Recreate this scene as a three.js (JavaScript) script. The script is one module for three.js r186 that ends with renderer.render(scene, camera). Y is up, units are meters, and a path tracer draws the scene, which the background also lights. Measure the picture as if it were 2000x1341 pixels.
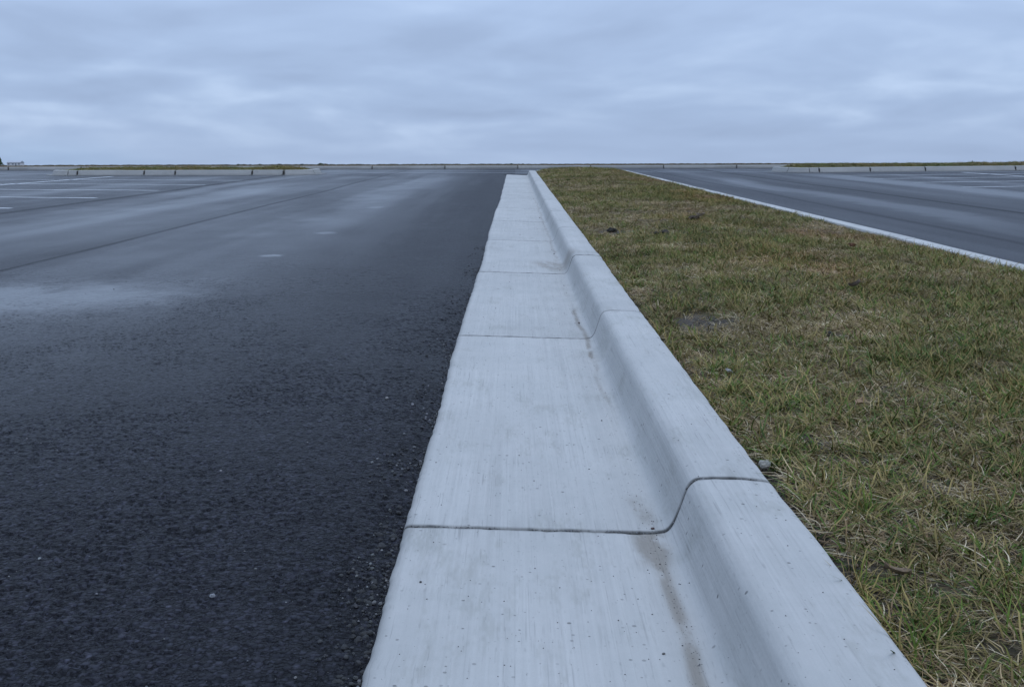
import * as THREE from 'three';
import { mergeGeometries, toCreasedNormals } from 'three/addons/utils/BufferGeometryUtils.js';

// ------------------------------------------------------------------ noise
const H32 = (x, y, s = 0) => { let h = Math.imul(x | 0, 374761393) ^ Math.imul(y | 0, 668265263) ^ Math.imul(s | 0, 2147483647 - 1013); h = Math.imul(h ^ (h >>> 13), 1274126177); h = Math.imul(h ^ (h >>> 16), 2246822519); return ((h ^ (h >>> 15)) >>> 0) / 4294967296; };
const sm = (t) => t * t * (3 - 2 * t);
const ss = (a, b, x) => sm(Math.min(1, Math.max(0, (x - a) / (b - a))));
const mix = (a, b, t) => a + (b - a) * t;
function vn(x, y, s = 0) {                       // value noise in -1..1
  const i = Math.floor(x), j = Math.floor(y), u = sm(x - i), v = sm(y - j);
  const a = H32(i, j, s), b = H32(i + 1, j, s), c = H32(i, j + 1, s), d = H32(i + 1, j + 1, s);
  return 2 * (a + (b - a) * u + (c - a) * v + (a - b - c + d) * u * v) - 1;
}
function vnp(x, y, px, py, s) {                  // the same, repeating after px, py cells
  const i = Math.floor(x), j = Math.floor(y), u = sm(x - i), v = sm(y - j), m = (k, p) => ((k % p) + p) % p;
  const i0 = m(i, px), i1 = m(i + 1, px), j0 = m(j, py), j1 = m(j + 1, py);
  const a = H32(i0, j0, s), b = H32(i1, j0, s), c = H32(i0, j1, s), d = H32(i1, j1, s);
  return 2 * (a + (b - a) * u + (c - a) * v + (a - b - c + d) * u * v) - 1;
}
function fbm(x, y, o = 4, s = 0) { let a = 1, n = 0, t = 0; for (let k = 0; k < o; k++) { n += a * vn(x, y, s + k * 17); t += a; a *= 0.5; const q = x * 1.6 - y * 1.2; y = x * 1.2 + y * 1.6; x = q + 3.1; } return n / t; }
let seed = 12345;
const rnd = () => { seed = (seed + 0x6d2b79f5) | 0; let t = Math.imul(seed ^ (seed >>> 15), 1 | seed); t ^= t + Math.imul(t ^ (t >>> 7), 61 | t); return ((t ^ (t >>> 14)) >>> 0) / 4294967296; };
const rr = (a, b) => a + (b - a) * rnd();

// ------------------------------------------------------------------ camera, sky, sun, exposure
const scene = new THREE.Scene();
const EYE = 0.9, GRADE = THREE.MathUtils.degToRad(1.08);   // the lot climbs gently away from the camera
const TILT = new THREE.Matrix4().makeRotationX(GRADE);
const camera = new THREE.PerspectiveCamera(2 * THREE.MathUtils.radToDeg(Math.atan(670.5 / 2000)), 2000 / 1341, 0.05, 9000);
camera.position.set(0, EYE, 0).applyMatrix4(TILT);
camera.rotation.order = 'YXZ';
camera.rotation.set(THREE.MathUtils.degToRad(-9.94), THREE.MathUtils.degToRad(0.2), THREE.MathUtils.degToRad(-0.157));

function skyTexture(W, Hh) {
  const d = new Float32Array(W * Hh * 4);
  for (let j = 0; j < Hh; j++) {
    const el = ((j + 0.5) / Hh - 0.5) * Math.PI, y = Math.sin(el), c = Math.cos(el);
    const up = Math.max(0, y), gain = (1 + 1.55 * up) ;            // an overcast sky is brighter overhead
    for (let i = 0; i < W; i++) {
      const k = (j * W + i) * 4;
      let r = 0.37, g = 0.48, b = 0.70;
      if (el > -0.02) {
        const az = ((i + 0.5) / W - 0.5) * 2 * Math.PI, e = Math.max(0, y);
        const R = 1 / (e + 0.16), px = Math.cos(az) * c * R, pz = Math.sin(az) * c * R;
        const wx = 0.45 * fbm(px * 0.9, pz * 0.9, 3, 300), wz = 0.45 * fbm(px * 0.9 + 9, pz * 0.9, 3, 340);
        const big = fbm(px * 0.8 + wx + 4.3, pz * 0.8 + wz + 1.7, 3, 100), mid = fbm(px * 2.9 + wx * 1.8, pz * 2.9 + wz * 1.8, 6, 200);
        const t = (big * 0.7 + mid * 0.75) * mix(0.4, 1, ss(0.0, 0.06, e));
        const lit = ss(-0.1, 0.8, t), dim = ss(0.1, -0.75, t), blue = ss(0.1, 0.7, fbm(px * 0.35 + 20, pz * 0.35, 3, 400)) * 0.6;
        const m = 0.985 + 0.29 * lit - 0.135 * dim;
        r = 0.362 * m * (1 - 0.14 * blue) * (1 + 0.04 * lit); g = 0.477 * m * (1 - 0.035 * blue); b = 0.688 * (0.985 + 0.21 * lit - 0.125 * dim);
        const hz = 1 - ss(0, 0.07, e);                               // paler air low down
        r *= 1 + 0.07 * hz; g *= 1 + 0.05 * hz; b *= 1 + 0.04 * hz;
      }
      d[k] = r * gain; d[k + 1] = g * gain; d[k + 2] = b * gain; d[k + 3] = 1;
    }
  }
  const t = new THREE.DataTexture(d, W, Hh, THREE.RGBAFormat, THREE.FloatType);
  t.mapping = THREE.EquirectangularReflectionMapping; t.magFilter = t.minFilter = THREE.LinearFilter; t.wrapS = THREE.RepeatWrapping; t.needsUpdate = true;
  return t;
}
const sky = skyTexture(4096, 2048);
scene.background = sky; scene.environment = sky;
const sun = new THREE.DirectionalLight(new THREE.Color(1, 0.95, 0.88), 0.55);
sun.position.set(14, 40, 6); sun.target.position.set(0, 0, -8);
sun.castShadow = true; sun.shadow.radius = 60; sun.shadow.mapSize.set(2048, 2048);
Object.assign(sun.shadow.camera, { left: -40, right: 40, top: 45, bottom: -45, near: 1, far: 120 });
scene.add(sun, sun.target);
const EXPOSURE = 1.0;

// ------------------------------------------------------------------ helpers
const used = new Map();
const numbered = (n) => { const k = used.get(n) ?? 0; used.set(n, k + 1); return k ? `${n}_${String(k).padStart(3, '0')}` : n; };
const shade = (m) => { m.castShadow = m.receiveShadow = true; return m; };
function top(o, name, data) {                     // a top-level thing, posed in the lot's own axes, then laid on its slope
  o.name = numbered(name); o.userData = data; scene.add(o);
  o.traverse((c) => c.isMesh && shade(c)); o.updateMatrix(); o.applyMatrix4(TILT); return o;
}
function part(parent, name, geometry, material, data) { const m = shade(new THREE.Mesh(geometry, material)); m.name = name; if (data) m.userData = data; parent.add(m); return m; }
function surface(nu, nv, f, flip = false) {       // f(i, j) -> [x, y, z, u, v, r, g, b, u1, v1]
  const n = (nu + 1) * (nv + 1), P = new Float32Array(n * 3), U = new Float32Array(n * 2), C = new Float32Array(n * 3), U1 = new Float32Array(n * 2), I = new Uint32Array(nu * nv * 6);
  let k = 0, one = false;
  for (let j = 0; j <= nv; j++) for (let i = 0; i <= nu; i++, k++) {
    const a = f(i, j);
    P[k * 3] = a[0]; P[k * 3 + 1] = a[1]; P[k * 3 + 2] = a[2]; U[k * 2] = a[3]; U[k * 2 + 1] = a[4];
    C[k * 3] = a[5] ?? 1; C[k * 3 + 1] = a[6] ?? 1; C[k * 3 + 2] = a[7] ?? 1;
    if (a.length > 8) { one = true; U1[k * 2] = a[8]; U1[k * 2 + 1] = a[9]; }
  }
  k = 0;
  for (let j = 0; j < nv; j++) for (let i = 0; i < nu; i++) {
    const a = j * (nu + 1) + i, b = a + 1, c = a + nu + 1, e = c + 1;
    if (flip) { I[k++] = a; I[k++] = c; I[k++] = b; I[k++] = b; I[k++] = c; I[k++] = e; } else { I[k++] = a; I[k++] = b; I[k++] = c; I[k++] = b; I[k++] = e; I[k++] = c; }
  }
  const g = new THREE.BufferGeometry();
  g.setAttribute('position', new THREE.BufferAttribute(P, 3)); g.setAttribute('uv', new THREE.BufferAttribute(U, 2)); g.setAttribute('color', new THREE.BufferAttribute(C, 3));
  if (one) g.setAttribute('uv1', new THREE.BufferAttribute(U1, 2));
  g.setIndex(new THREE.BufferAttribute(I, 1)); g.computeVertexNormals(); return g;
}
function texture(W, Hh, f, srgb = false) {        // f(x, y) -> grey or [r, g, b], linear 0..1
  const d = new Uint8Array(W * Hh * 4), enc = (v) => { v = Math.min(1, Math.max(0, v)); return Math.round(255 * (srgb ? (v <= 0.0031308 ? v * 12.92 : 1.055 * v ** (1 / 2.4) - 0.055) : v)); };
  for (let y = 0, k = 0; y < Hh; y++) for (let x = 0; x < W; x++, k += 4) { const v = f(x, y); if (typeof v === 'number') d[k] = d[k + 1] = d[k + 2] = enc(v); else { d[k] = enc(v[0]); d[k + 1] = enc(v[1]); d[k + 2] = enc(v[2]); } d[k + 3] = 255; }
  const t = new THREE.DataTexture(d, W, Hh, THREE.RGBAFormat); t.wrapS = t.wrapT = THREE.RepeatWrapping; t.magFilter = t.minFilter = THREE.LinearFilter;
  t.colorSpace = srgb ? THREE.SRGBColorSpace : THREE.NoColorSpace; t.needsUpdate = true; return t;
}
const lines = (stops) => { const out = [stops[0][0]]; for (let k = 1; k < stops.length; k++) { const [to, step] = stops[k]; let v = out[out.length - 1]; for (;;) { const st = typeof step === 'function' ? step(v) : step; if (v + st * 1.5 > to) break; v += st; out.push(v); } out.push(to); } return out; };

// ------------------------------------------------------------------ asphalt
const AT = 2.6, AN = 2048;                        // metres and pixels of the asphalt tile
const stoneH = new Float32Array(AN * AN), stoneT = new Float32Array(AN * AN);
{
  const stones = (cells, s, amp, keep) => {
    const cs = AN / cells, m = (k) => ((k % cells) + cells) % cells, jx = new Float32Array(cells * cells), jy = new Float32Array(cells * cells), rad = new Float32Array(cells * cells), ht = new Float32Array(cells * cells);
    for (let j = 0; j < cells; j++) for (let i = 0; i < cells; i++) { const k = j * cells + i; jx[k] = 0.15 + 0.7 * H32(i, j, s); jy[k] = 0.15 + 0.7 * H32(i, j, s + 1); rad[k] = 0.35 + 0.4 * H32(i, j, s + 2); ht[k] = H32(i, j, s + 3) < keep ? 0.4 + 0.6 * H32(i, j, s + 4) : 0; }
    for (let y = 0; y < AN; y++) for (let x = 0; x < AN; x++) {
      const fx = x / cs, fy = y / cs, ci = Math.floor(fx), cj = Math.floor(fy); let best = 0, tone = 0;
      for (let dj = -1; dj <= 1; dj++) for (let di = -1; di <= 1; di++) {
        const k = m(cj + dj) * cells + m(ci + di); if (!ht[k]) continue;
        const ex = (ci + di + jx[k] - fx) / rad[k], ey = (cj + dj + jy[k] - fy) / rad[k], q = 1 - ex * ex - ey * ey;
        if (q > 0) { const v = Math.sqrt(q) * ht[k]; if (v > best) { best = v; tone = ht[k]; } }
      }
      const k = y * AN + x, v = best * amp; if (v > stoneH[k]) { stoneH[k] = v; stoneT[k] = tone * (best > 0.25 ? 1 : 0.3); }
    }
  };
  stones(230, 11, 1.0, 0.62); stones(460, 31, 0.55, 0.8);
}
const asphaltBump = texture(AN, AN, (x, y) => { const f = AN / 64; return 0.08 + 0.8 * stoneH[y * AN + x] + 0.05 * (vnp(x / 64 * 2, y / 64 * 2, f * 2, f * 2, 5) + 0.6 * vnp(x / 16, y / 16, AN / 16, AN / 16, 6)) + 0.05 * H32(x, y, 9); });
const asphaltMap = texture(AN, AN, (x, y) => {
  const k = y * AN + x, h = stoneH[k], hue = H32(Math.floor(x / 9), Math.floor(y / 9), 77), rare = stoneT[k] > 0.985 ? 1 : 0;
  const tone = ss(0.05, 0.4, h) * (0.25 + 0.75 * H32(Math.round(stoneT[k] * 1e5), 3, 5)), soft = 1 + 0.2 * vnp(x / 24, y / 24, 2048 / 24 | 0, 2048 / 24 | 0, 8);
  const v = Math.min(1, (0.07 + 0.42 * tone * tone + 0.06 * H32(x, y, 4)) * soft * (1 + 0.8 * rare * h)); return [v * (0.97 + 0.07 * hue), v, v * (1.02 + 0.04 * (1 - hue))];
}, true);
const blob = (X, D, x, d, rx, rd) => Math.exp(-(((X - x) / rx) ** 2) - ((D - d) / rd) ** 2);
function wetness(X, D) {                          // a thin film of rain water left on the asphalt
  const edge = fbm(X * 3.1, D * 2.3, 4, 50), streak = fbm(X * 0.95 + 0.2 * fbm(X * 0.2, D * 0.1, 2, 71), D * 0.055, 3, 60), fine = fbm(X * 3.2, D * 0.16, 3, 66);
  let w = 0.16 + 0.12 * ss(-0.3, 0.6, streak) + 0.09 * ss(-0.1, 0.6, fine);
  w += 0.16 * ss(-0.9, -2.4, X) * ss(2, 5, D) * (0.7 + 0.5 * edge);
  w *= 0.12 + 0.88 * ss(1.8, 4.8, D);
  w *= X > -1.6 && X < 0 ? 0.35 + 0.65 * ss(-0.5, -1.6, X + 0.25 * edge) : 1;
  const band = (x, hw, d0, d1) => ss(hw, hw * 0.25, Math.abs(X - x + 0.3 * vn(D * 0.22, x, 5) + 0.12 * edge)) * ss(d0, d0 + 4, D) * ss(d1, d1 - 5, D);
  w += 0.3 * band(-5.4, 0.75, 8, 27) + 0.22 * band(-6.3, 0.4, 12, 34) + 0.2 * band(-2.3, 0.6, 9, 33) + 0.42 * band(8.75, 0.8, 9, 33) + 0.3 * band(5.4, 0.5, 9, 30) + 0.22 * band(10.9, 0.6, 12, 33) + 0.2 * band(-9, 0.7, 10, 32);
  w += 0.30 * ss(0.55, 0.2, Math.abs(D - 33.3 + 0.5 * vn(X * 0.3, 2, 7))) + 0.2 * ss(0.7, 0.2, Math.abs(D - 35.6));
  const p = (x, d, rx, rd, a, soft = 0.5) => a * ss(0.5 - soft, 0.5 + soft, blob(X, D, x, d, rx, rd) * (1 + 0.7 * edge) + 0.12 * vn(X * 22, D * 16, 52));
  w += p(-2.8, 6.15, 0.8, 0.75, 0.5) + p(-3.7, 6.0, 0.9, 0.5, 0.25) + p(-2.02, 8.45, 0.12, 0.12, 0.6, 0.25) + p(-1.97, 10.65, 0.11, 0.15, 0.35, 0.35) + p(-2.04, 15.1, 0.14, 0.3, 0.25, 0.35);
  w += 0.16 * ss(3.6, 6.5, D) * ss(-0.25, 0.5, fbm(X * 0.7, D * 0.35, 3, 90)) * ss(-0.9, -2.2, X);
  const seam = (x, hw) => ss(hw, hw * 0.4, Math.abs(X - x + 0.05 * vn(D * 0.2, 1, 9)));
  w *= (1 - (0.5 + 0.25 * edge) * seam(-3.78, 0.055)) * (1 - 0.25 * seam(-4.0, 0.3)) * (1 - 0.6 * seam(-6.95, 0.14)) * (1 - 0.7 * seam(6.6, 0.1)) * (1 - 0.5 * seam(4.6, 0.08));
  return Math.min(1, Math.max(0, w));
}
const wetMap = texture(2048, 2048, (x, y) => wetness((x + 0.5) / 2048 * 64 - 32, (y + 0.5) / 2048 * 48 - 4)); wetMap.channel = 1;
const asphaltMat = new THREE.MeshPhysicalMaterial({ color: new THREE.Color(0.056, 0.056, 0.073), vertexColors: true, map: asphaltMap, bumpMap: asphaltBump, bumpScale: 0.011, roughness: 0.54, specularIntensity: 0.22, clearcoat: 1, clearcoatMap: wetMap, clearcoatRoughness: 0.3 });
const lipX = (D) => -0.262 + 0.013 * vn(D * 0.36, 3, 1) + 0.006 * vn(D * 1.4, 5, 2) + 0.0025 * vn(D * 14, 8, 3) + 0.0015 * vn(D * 45, 8, 4);
function asphaltY(X, D, fine) {
  let y = -0.0025 + 0.004 * fbm(X * 0.5, D * 0.4, 2, 21) * ss(6, 4.5, Math.abs(X)) * ss(31, 28, D) * (X > 3 ? 0 : 1);
  if (fine) {
    const f = ss(12, 3, D) * ss(-5.5, -4, X), e = X < 0 ? ss(-0.17, -0.02, X - lipX(D)) * ss(0.2, -0.25, fbm(D * 0.8, 4, 3, 41)) : 0;
    const patch = ss(-0.5, 0.5, fbm(X * 2.3, D * 1.9, 3, 26)), a = fbm(X / 0.05, D / 0.05, 2, 22), pit = ss(0.25, 0.55, fbm(X / 0.013 + 40, D / 0.0095, 2, 27)), q = ss(0.35, 0.8, vn(X / 0.011 + 9, D / 0.009, 28));
    y += f * ((0.0012 + 0.005 * e) * a - (0.0026 + 0.0034 * patch) * pit * (0.8 + 0.6 * e) - 0.0042 * q * patch - 0.0045 * patch * ss(2.5, 5, D) * ss(0.22, 0.55, fbm(X / 0.04, D / 0.035, 2, 24)) + 0.0013 * vn(X / 0.014, D / 0.012, 29)) - 0.008 * e;
    y -= 0.005 * ss(-0.03, -0.005, X - lipX(D));
  }
  const s1 = Math.abs(X + 3.78 + 0.05 * vn(D * 0.2, 1, 9)); if (s1 < 0.02) y -= 0.004 * (1 - s1 / 0.02);
  return y;
}
function asphaltTone(X, D) {
  let t = 1 + 0.13 * fbm(X * 0.8, D * 0.22, 3, 31) + 0.1 * fbm(X * 5, D * 4, 3, 33);
  const seam = (x, w, k) => { t *= 1 - k * ss(w, w * 0.3, Math.abs(X - x + 0.05 * vn(D * 0.2, 1, 9))); };
  seam(-3.78, 0.03, 0.4); seam(-3.9, 0.16, 0.12); seam(-6.95, 0.10, 0.35); seam(6.6, 0.07, 0.4); seam(9.75, 0.1, 0.3);
  if (X < -7) t *= 0.93; t *= 1 - 0.5 * blob(X, D, -0.37, 10.1, 0.09, 0.45);
  if (X < 0) t *= 1 - 0.28 * ss(-0.35, -0.04, X - lipX(D) + 0.08 * vn(D * 1.2, 6, 44)) + 0.03;
  return t;
}
const apt = (X, D, fine) => { const t = asphaltTone(X, D); return [X, asphaltY(X, D, fine), -D, X / AT, D / AT, t, t, t, (X + 32) / 64, (D + 4) / 48]; };
function asphaltSheet(xs, ds, fine) { return surface(xs.length - 1, ds.length - 1, (i, j) => apt(xs[i], ds[j], fine)); }
const lot = new THREE.Group();
{
  const xl = lines([[0.22], [2.6, 0.0062], [5, 0.013], [10.5, 0.045], [32, (v) => 0.05 * v]]).map((v) => -v).reverse();
  const dl = lines([[-4], [1.2, 0.6], [9, (v) => Math.max(0.0045, 0.0026 * v)], [31.05, (v) => 0.012 * v]]);
  part(lot, 'asphalt_surface', asphaltSheet(xl, dl, true), asphaltMat);
  const xr = lines([[3.37], [11, 0.05], [32, (v) => 0.04 * v]]);
  part(lot, 'asphalt_surface', asphaltSheet(xr, lines([[-4], [31.05, 0.25]]), false), asphaltMat);
  part(lot, 'asphalt_surface', asphaltSheet(lines([[-32], [32, 0.25]]), lines([[31.05], [38.55, 0.2]]), false), asphaltMat);
}
const worn = texture(512, 256, (x, y) => 0.72 + 0.25 * vnp(x / 4, y / 4, 128, 64, 3) + 0.2 * vnp(x / 24, y / 24, 21, 11, 4));
const paintMat = new THREE.MeshStandardMaterial({ color: new THREE.Color(0.8, 0.82, 0.84), map: worn, roughness: 0.6 });
function stripe(x0, d0, x1, d1, w) {
  const L = Math.hypot(x1 - x0, d1 - d0), nx = -(d1 - d0) / L, nd = (x1 - x0) / L, n = Math.ceil(L / 0.5);
  return part(lot, 'painted_line', surface(n, 1, (i, j) => { const t = i / n, s = (j - 0.5) * w, X = mix(x0, x1, t) + nx * s, D = mix(d0, d1, t) + nd * s; return [X, asphaltY(X, D, false) + 0.004, -D, L * t, j * 0.2]; }), paintMat);
}
for (let k = -1; k < 6; k++) { const d = 15.0 + k * 2.9, xe = -7.35 + 0.08 * k; if (d < 29) { stripe(-12.2, d + 1.0, xe, d, 0.115); stripe(-17.4, d + 2.0, -12.3, d + 1.02, 0.115); } }
stripe(-12.25, 11, -11.75, 30.2, 0.115);
for (let k = -3; k < 4; k++) { const d = 21.36 + k * 2.62; if (d < 30.4) { stripe(9.23, d, 13.75, d + 1.1, 0.115); stripe(13.85, d + 1.12, 19.5, d + 2.3, 0.115); } }
stripe(13.8, 13, 13.86, 32.2, 0.115);
top(lot, 'asphalt_lot', { label: 'dark damp asphalt parking lot with painted stall lines', category: 'parking lot', kind: 'structure' });

// ------------------------------------------------------------------ concrete
const CW = 1024, CH = 2048;
function concreteTex(s) {
  const specks = [];
  for (let k = 0; k < 1500; k++) specks.push([H32(k, 1, s) * CW, H32(k, 2, s) * CH, 0.7 + 2.6 * H32(k, 3, s) ** 4, 0.25 + 0.6 * H32(k, 4, s)]);
  const dark = new Float32Array(CW * CH);
  for (const [x, y, r, a] of specks) for (let j = -4; j <= 4; j++) for (let i = -4; i <= 4; i++) { const px = (Math.round(x) + i + CW) % CW, py = (Math.round(y) + j + CH) % CH, v = a * ss(r + 0.6, r - 0.4, Math.hypot(i * 1.0, j * 1.0)); if (v > dark[py * CW + px]) dark[py * CW + px] = v; }
  const broom = (x, y) => (0.6 + 0.5 * vnp(x / 128, y / 256, 8, 8, s + 21)) * (0.5 * vnp(x / 4, y / 512, CW / 4, 4, s + 1) + 0.35 * vnp(x / 2, y / 256, CW / 2, 8, s + 2) + 0.4 * vnp(x / 16, y / 1024, CW / 16, 2, s + 3));
  const map = texture(CW, CH, (x, y) => {
    const b = broom(x, y), m = vnp(x / 128, y / 128, 8, 16, s + 5) * 0.5 + vnp(x / 48, y / 56, CW / 48 | 0, CH / 56 | 0, s + 6) * 0.35 + vnp(x / 12, y / 16, CW / 12 | 0, CH / 16, s + 7) * 0.3;
    const grime = ss(0.1, 1.3, 0.8 * vnp(x / 64, y / 128, 16, 16, s + 8) + 0.5 * vnp(x / 16, y / 64, 64, 32, s + 14) + 0.45 * vnp(x / 4, y / 16, 256, 128, s + 9) + 0.3 * (H32(x, y, s + 33) - 0.5));
    const scratch = ss(0.62, 0.92, vnp(x / 2, y / 128, 512, 16, s + 11)) * 0.24 * (0.4 + 0.6 * ss(-0.2, 0.5, vnp(x / 64, y / 256, 16, 8, s + 12))) + ss(0.75, 0.95, vnp(x / 2, y / 32, 512, 64, s + 15)) * 0.14;
    const v = (0.83 + 0.085 * b + 0.05 * m + 0.05 * (H32(x, y, s) - 0.5)) * (1 - 0.13 * grime - scratch) * (1 - 0.7 * dark[y * CW + x]);
    return [v * (1 + 0.01 * m), v, v * (1 - 0.02 * grime)];
  }, true);
  const bump = texture(CW, CH, (x, y) => 0.5 + 0.24 * broom(x, y) + 0.08 * vnp(x / 5, y / 6, CW / 5 | 0, CH / 6 | 0, s + 13) + 0.05 * (H32(x, y, s + 20) - 0.5) - 0.35 * dark[y * CW + x]);
  return { map, bump };
}
const conc = [concreteTex(500), concreteTex(900)].map(({ map, bump }) => new THREE.MeshStandardMaterial({ color: new THREE.Color(0.448, 0.438, 0.416), vertexColors: true, map, bumpMap: bump, bumpScale: 0.0022, roughness: 0.82 }));
const fillerMat = new THREE.MeshStandardMaterial({ color: new THREE.Color(0.05, 0.045, 0.04), roughness: 1 });
const V3 = (x, y, z = 0) => new THREE.Vector3(x, y, z);
const profile = new THREE.CatmullRomCurve3([[-0.275, -0.09], [-0.267, -0.03], [-0.262, -0.008], [-0.255, -0.0015], [-0.235, 0], [-0.05, -0.006], [0.15, -0.0125], [0.29, -0.0165], [0.338, -0.0165], [0.361, -0.0115], [0.375, 0.004], [0.388, 0.036], [0.400, 0.072], [0.410, 0.099], [0.424, 0.1135], [0.446, 0.1185], [0.52, 0.119], [0.585, 0.114], [0.603, 0.110], [0.611, 0.099], [0.614, 0.06], [0.616, -0.06]].map(([x, y]) => V3(x, y)), false, 'centripetal');
const PN = 190, PP = profile.getSpacedPoints(PN), PL = profile.getLength();
const gutterY = (X) => { for (let k = 20; k < PN; k++) if (PP[k].x >= X) { const a = PP[k - 1], b = PP[k]; return mix(a.y, b.y, (X - a.x) / (b.x - a.x || 1)); } return 0.11; };
const wave = (X, D) => 0.0016 * fbm(X * 2.2, D * 1.1, 2, 111) + 0.0006 * vn(X * 16, D * 7, 112);
const dirt = (X, D) => {                           // washed-in soil lying along the flow line
  const e = 0.5 + 0.5 * fbm(X * 26, D * 11, 4, 121), run = (x, d0, d1, w) => ss(w, w * 0.15, Math.abs(X - x - 0.012 * vn(D * 5, x * 9, 6))) * ss(d0, d0 + 0.12, D) * ss(d1, d1 - 0.1, D);
  let a = 0.85 * run(0.322, 1.2, 2.32, 0.024) + 0.9 * ss(0.058, 0.015, Math.abs(X - 0.315)) * ss(2.08, 2.22, D) * ss(2.33, 2.32, D) + 0.5 * run(0.318, 2.33, 2.62, 0.035) + 0.75 * run(0.335, 4.3, 5.75, 0.018) + 0.35 * run(0.33, 3.5, 4.5, 0.014);
  a += 0.65 * ss(1.15, 0.3, Math.hypot((X - 0.30) / 0.2, (D - 7.75 - (0.33 - X) * 1.2) / 0.36)) + 0.3 * run(0.335, 8, 17, 0.02);
  return Math.min(0.8, a * ss(0.05, 0.62, e * (0.75 + 0.5 * (0.5 + 0.5 * vn(X * 160, D * 60, 7)))));
};
const JOINT0 = -0.17, STEP = 2.5, GAP = 0.0052;
function slab(k) {
  const d0 = JOINT0 + k * STEP + GAP / 2, d1 = Math.min(31.1, JOINT0 + (k + 1) * STEP - GAP / 2), r = 0.006;
  const step = k < 2 ? 0.009 : k < 4 ? 0.025 : 0.08;
  const ds = [d0 - 1e-4, ...[0, 0.12, 0.3, 0.55, 1, 2].map((q) => d0 + q * r), ...lines([[d0 + 0.02], [d1 - 0.02, step]]), ...[2, 1, 0.55, 0.3, 0.12, 0].map((q) => d1 - q * r), d1 + 1e-4];
  const last = ds.length - 1, off = H32(k, 5, 8), lift = 0.0012 * (H32(k, 7, 1) - 0.5), tone = 0.97 + 0.07 * H32(k, 9, 2);
  return surface(PN, last, (i, j) => {
    const p = PP[i], D = ds[j]; let X = p.x, y = p.y;
    const e = Math.min(D - d0, d1 - D), chip = 1 + 0.8 * vn(X * 55, D * 3 + k * 7, 130) + 1.3 * Math.max(0, vn(X * 11, k * 3 + (D > (d0 + d1) / 2 ? 1 : 0), 131));
    X += (lipX(D) + 0.262) * ss(-0.05, -0.24, p.x);
    if (X > 0.55) X += (0.006 * vn(D * 1.1, 2, 140) + 0.0025 * vn(D * 13, 2, 141)) * ss(0.55, 0.6, X);
    y += wave(X, D) * (k < 3 ? 1 : 0.5) + lift;
    const rc = r * chip; if (e < rc) { const q = Math.max(0, rc - e); y -= (rc - Math.sqrt(Math.max(0, rc * rc - q * q))) * 0.9; }
    if (j === 0 || j === last) y = Math.min(y, -0.01) - 0.05;
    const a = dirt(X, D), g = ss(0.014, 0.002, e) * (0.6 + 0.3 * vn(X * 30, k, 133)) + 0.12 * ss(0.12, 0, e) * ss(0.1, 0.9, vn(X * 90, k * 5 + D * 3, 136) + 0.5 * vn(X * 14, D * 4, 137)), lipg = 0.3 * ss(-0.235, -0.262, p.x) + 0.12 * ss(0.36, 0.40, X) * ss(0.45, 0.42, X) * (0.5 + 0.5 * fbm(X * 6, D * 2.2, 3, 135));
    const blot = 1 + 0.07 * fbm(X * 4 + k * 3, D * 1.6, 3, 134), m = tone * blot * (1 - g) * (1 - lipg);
    return [X, y, -D, i / PN * PL / 1.3 + off, (D - d0) / 2.6 + off * 3, m * mix(1, 0.50, a), m * mix(1, 0.45, a), m * mix(1, 0.39, a)];
  }, false);
}
const kerb = new THREE.Group(), NS = 13;
for (let k = 0; k < NS; k++) part(kerb, 'kerb_section', slab(k), conc[k % 2]);
for (let k = 1; k < NS; k++) { const D = JOINT0 + k * STEP; part(kerb, 'joint_filler', surface(PN - 24, 1, (i, j) => { const p = PP[i + 12], q = 0.007 + 0.002 * vn(i * 0.2, k, 7); const n = PP[i + 13].clone().sub(PP[i + 11]).normalize(); return [p.x + n.y * q, p.y - n.x * q, -(D + (j ? 0.008 : -0.008)), 0, 0]; }), fillerMat); }
top(kerb, 'kerb_and_gutter', { label: 'long pale concrete kerb and gutter running beside the grass median', category: 'kerb' });

// swept kerbs: path points [X, D], profile [offset to the kerb's outer side, y]
function sweep(path, prof, seedK, tone = 1) {
  const dense = []; for (let k = 0; k + 1 < path.length; k++) { const [a, b] = [path[k], path[k + 1]], n = Math.max(1, Math.ceil(Math.hypot(b[0] - a[0], b[1] - a[1]) / 0.3)); for (let q = 0; q < n; q++) dense.push([mix(a[0], b[0], q / n), mix(a[1], b[1], q / n)]); } dense.push(path[path.length - 1]);
  const L = dense.length - 1, P = [prof[0], ...prof, prof[prof.length - 1]];
  return toCreasedNormals(surface(prof.length - 1, L + 2, (i, jj) => {
    const j = Math.min(L, Math.max(0, jj - 1)), a = dense[Math.max(0, j - 1)], b = dense[Math.min(L, j + 1)], l = Math.hypot(b[0] - a[0], b[1] - a[1]) || 1;
    const nx = (b[1] - a[1]) / l, nd = -(b[0] - a[0]) / l; let [o, y] = prof[i]; const X = dense[j][0] + nx * o, D = dense[j][1] + nd * o;
    if (jj === 0 || jj === L + 2) y = -0.06; else y += 0.004 * vn(X * 1.3, D * 1.3, seedK) * (y > 0.02 ? 1 : 0.3);
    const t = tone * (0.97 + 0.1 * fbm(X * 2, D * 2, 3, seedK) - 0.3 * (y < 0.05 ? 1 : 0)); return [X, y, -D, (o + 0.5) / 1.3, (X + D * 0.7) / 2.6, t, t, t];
  }), 0.7);
}
const curbProfile = [[-0.16, -0.05], [-0.16, 0.105], [-0.15, 0.117], [-0.07, 0.121], [-0.025, 0.119], [-0.004, 0.108], [0.012, 0.07], [0.03, 0.01], [0.034, -0.05]];
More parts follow.
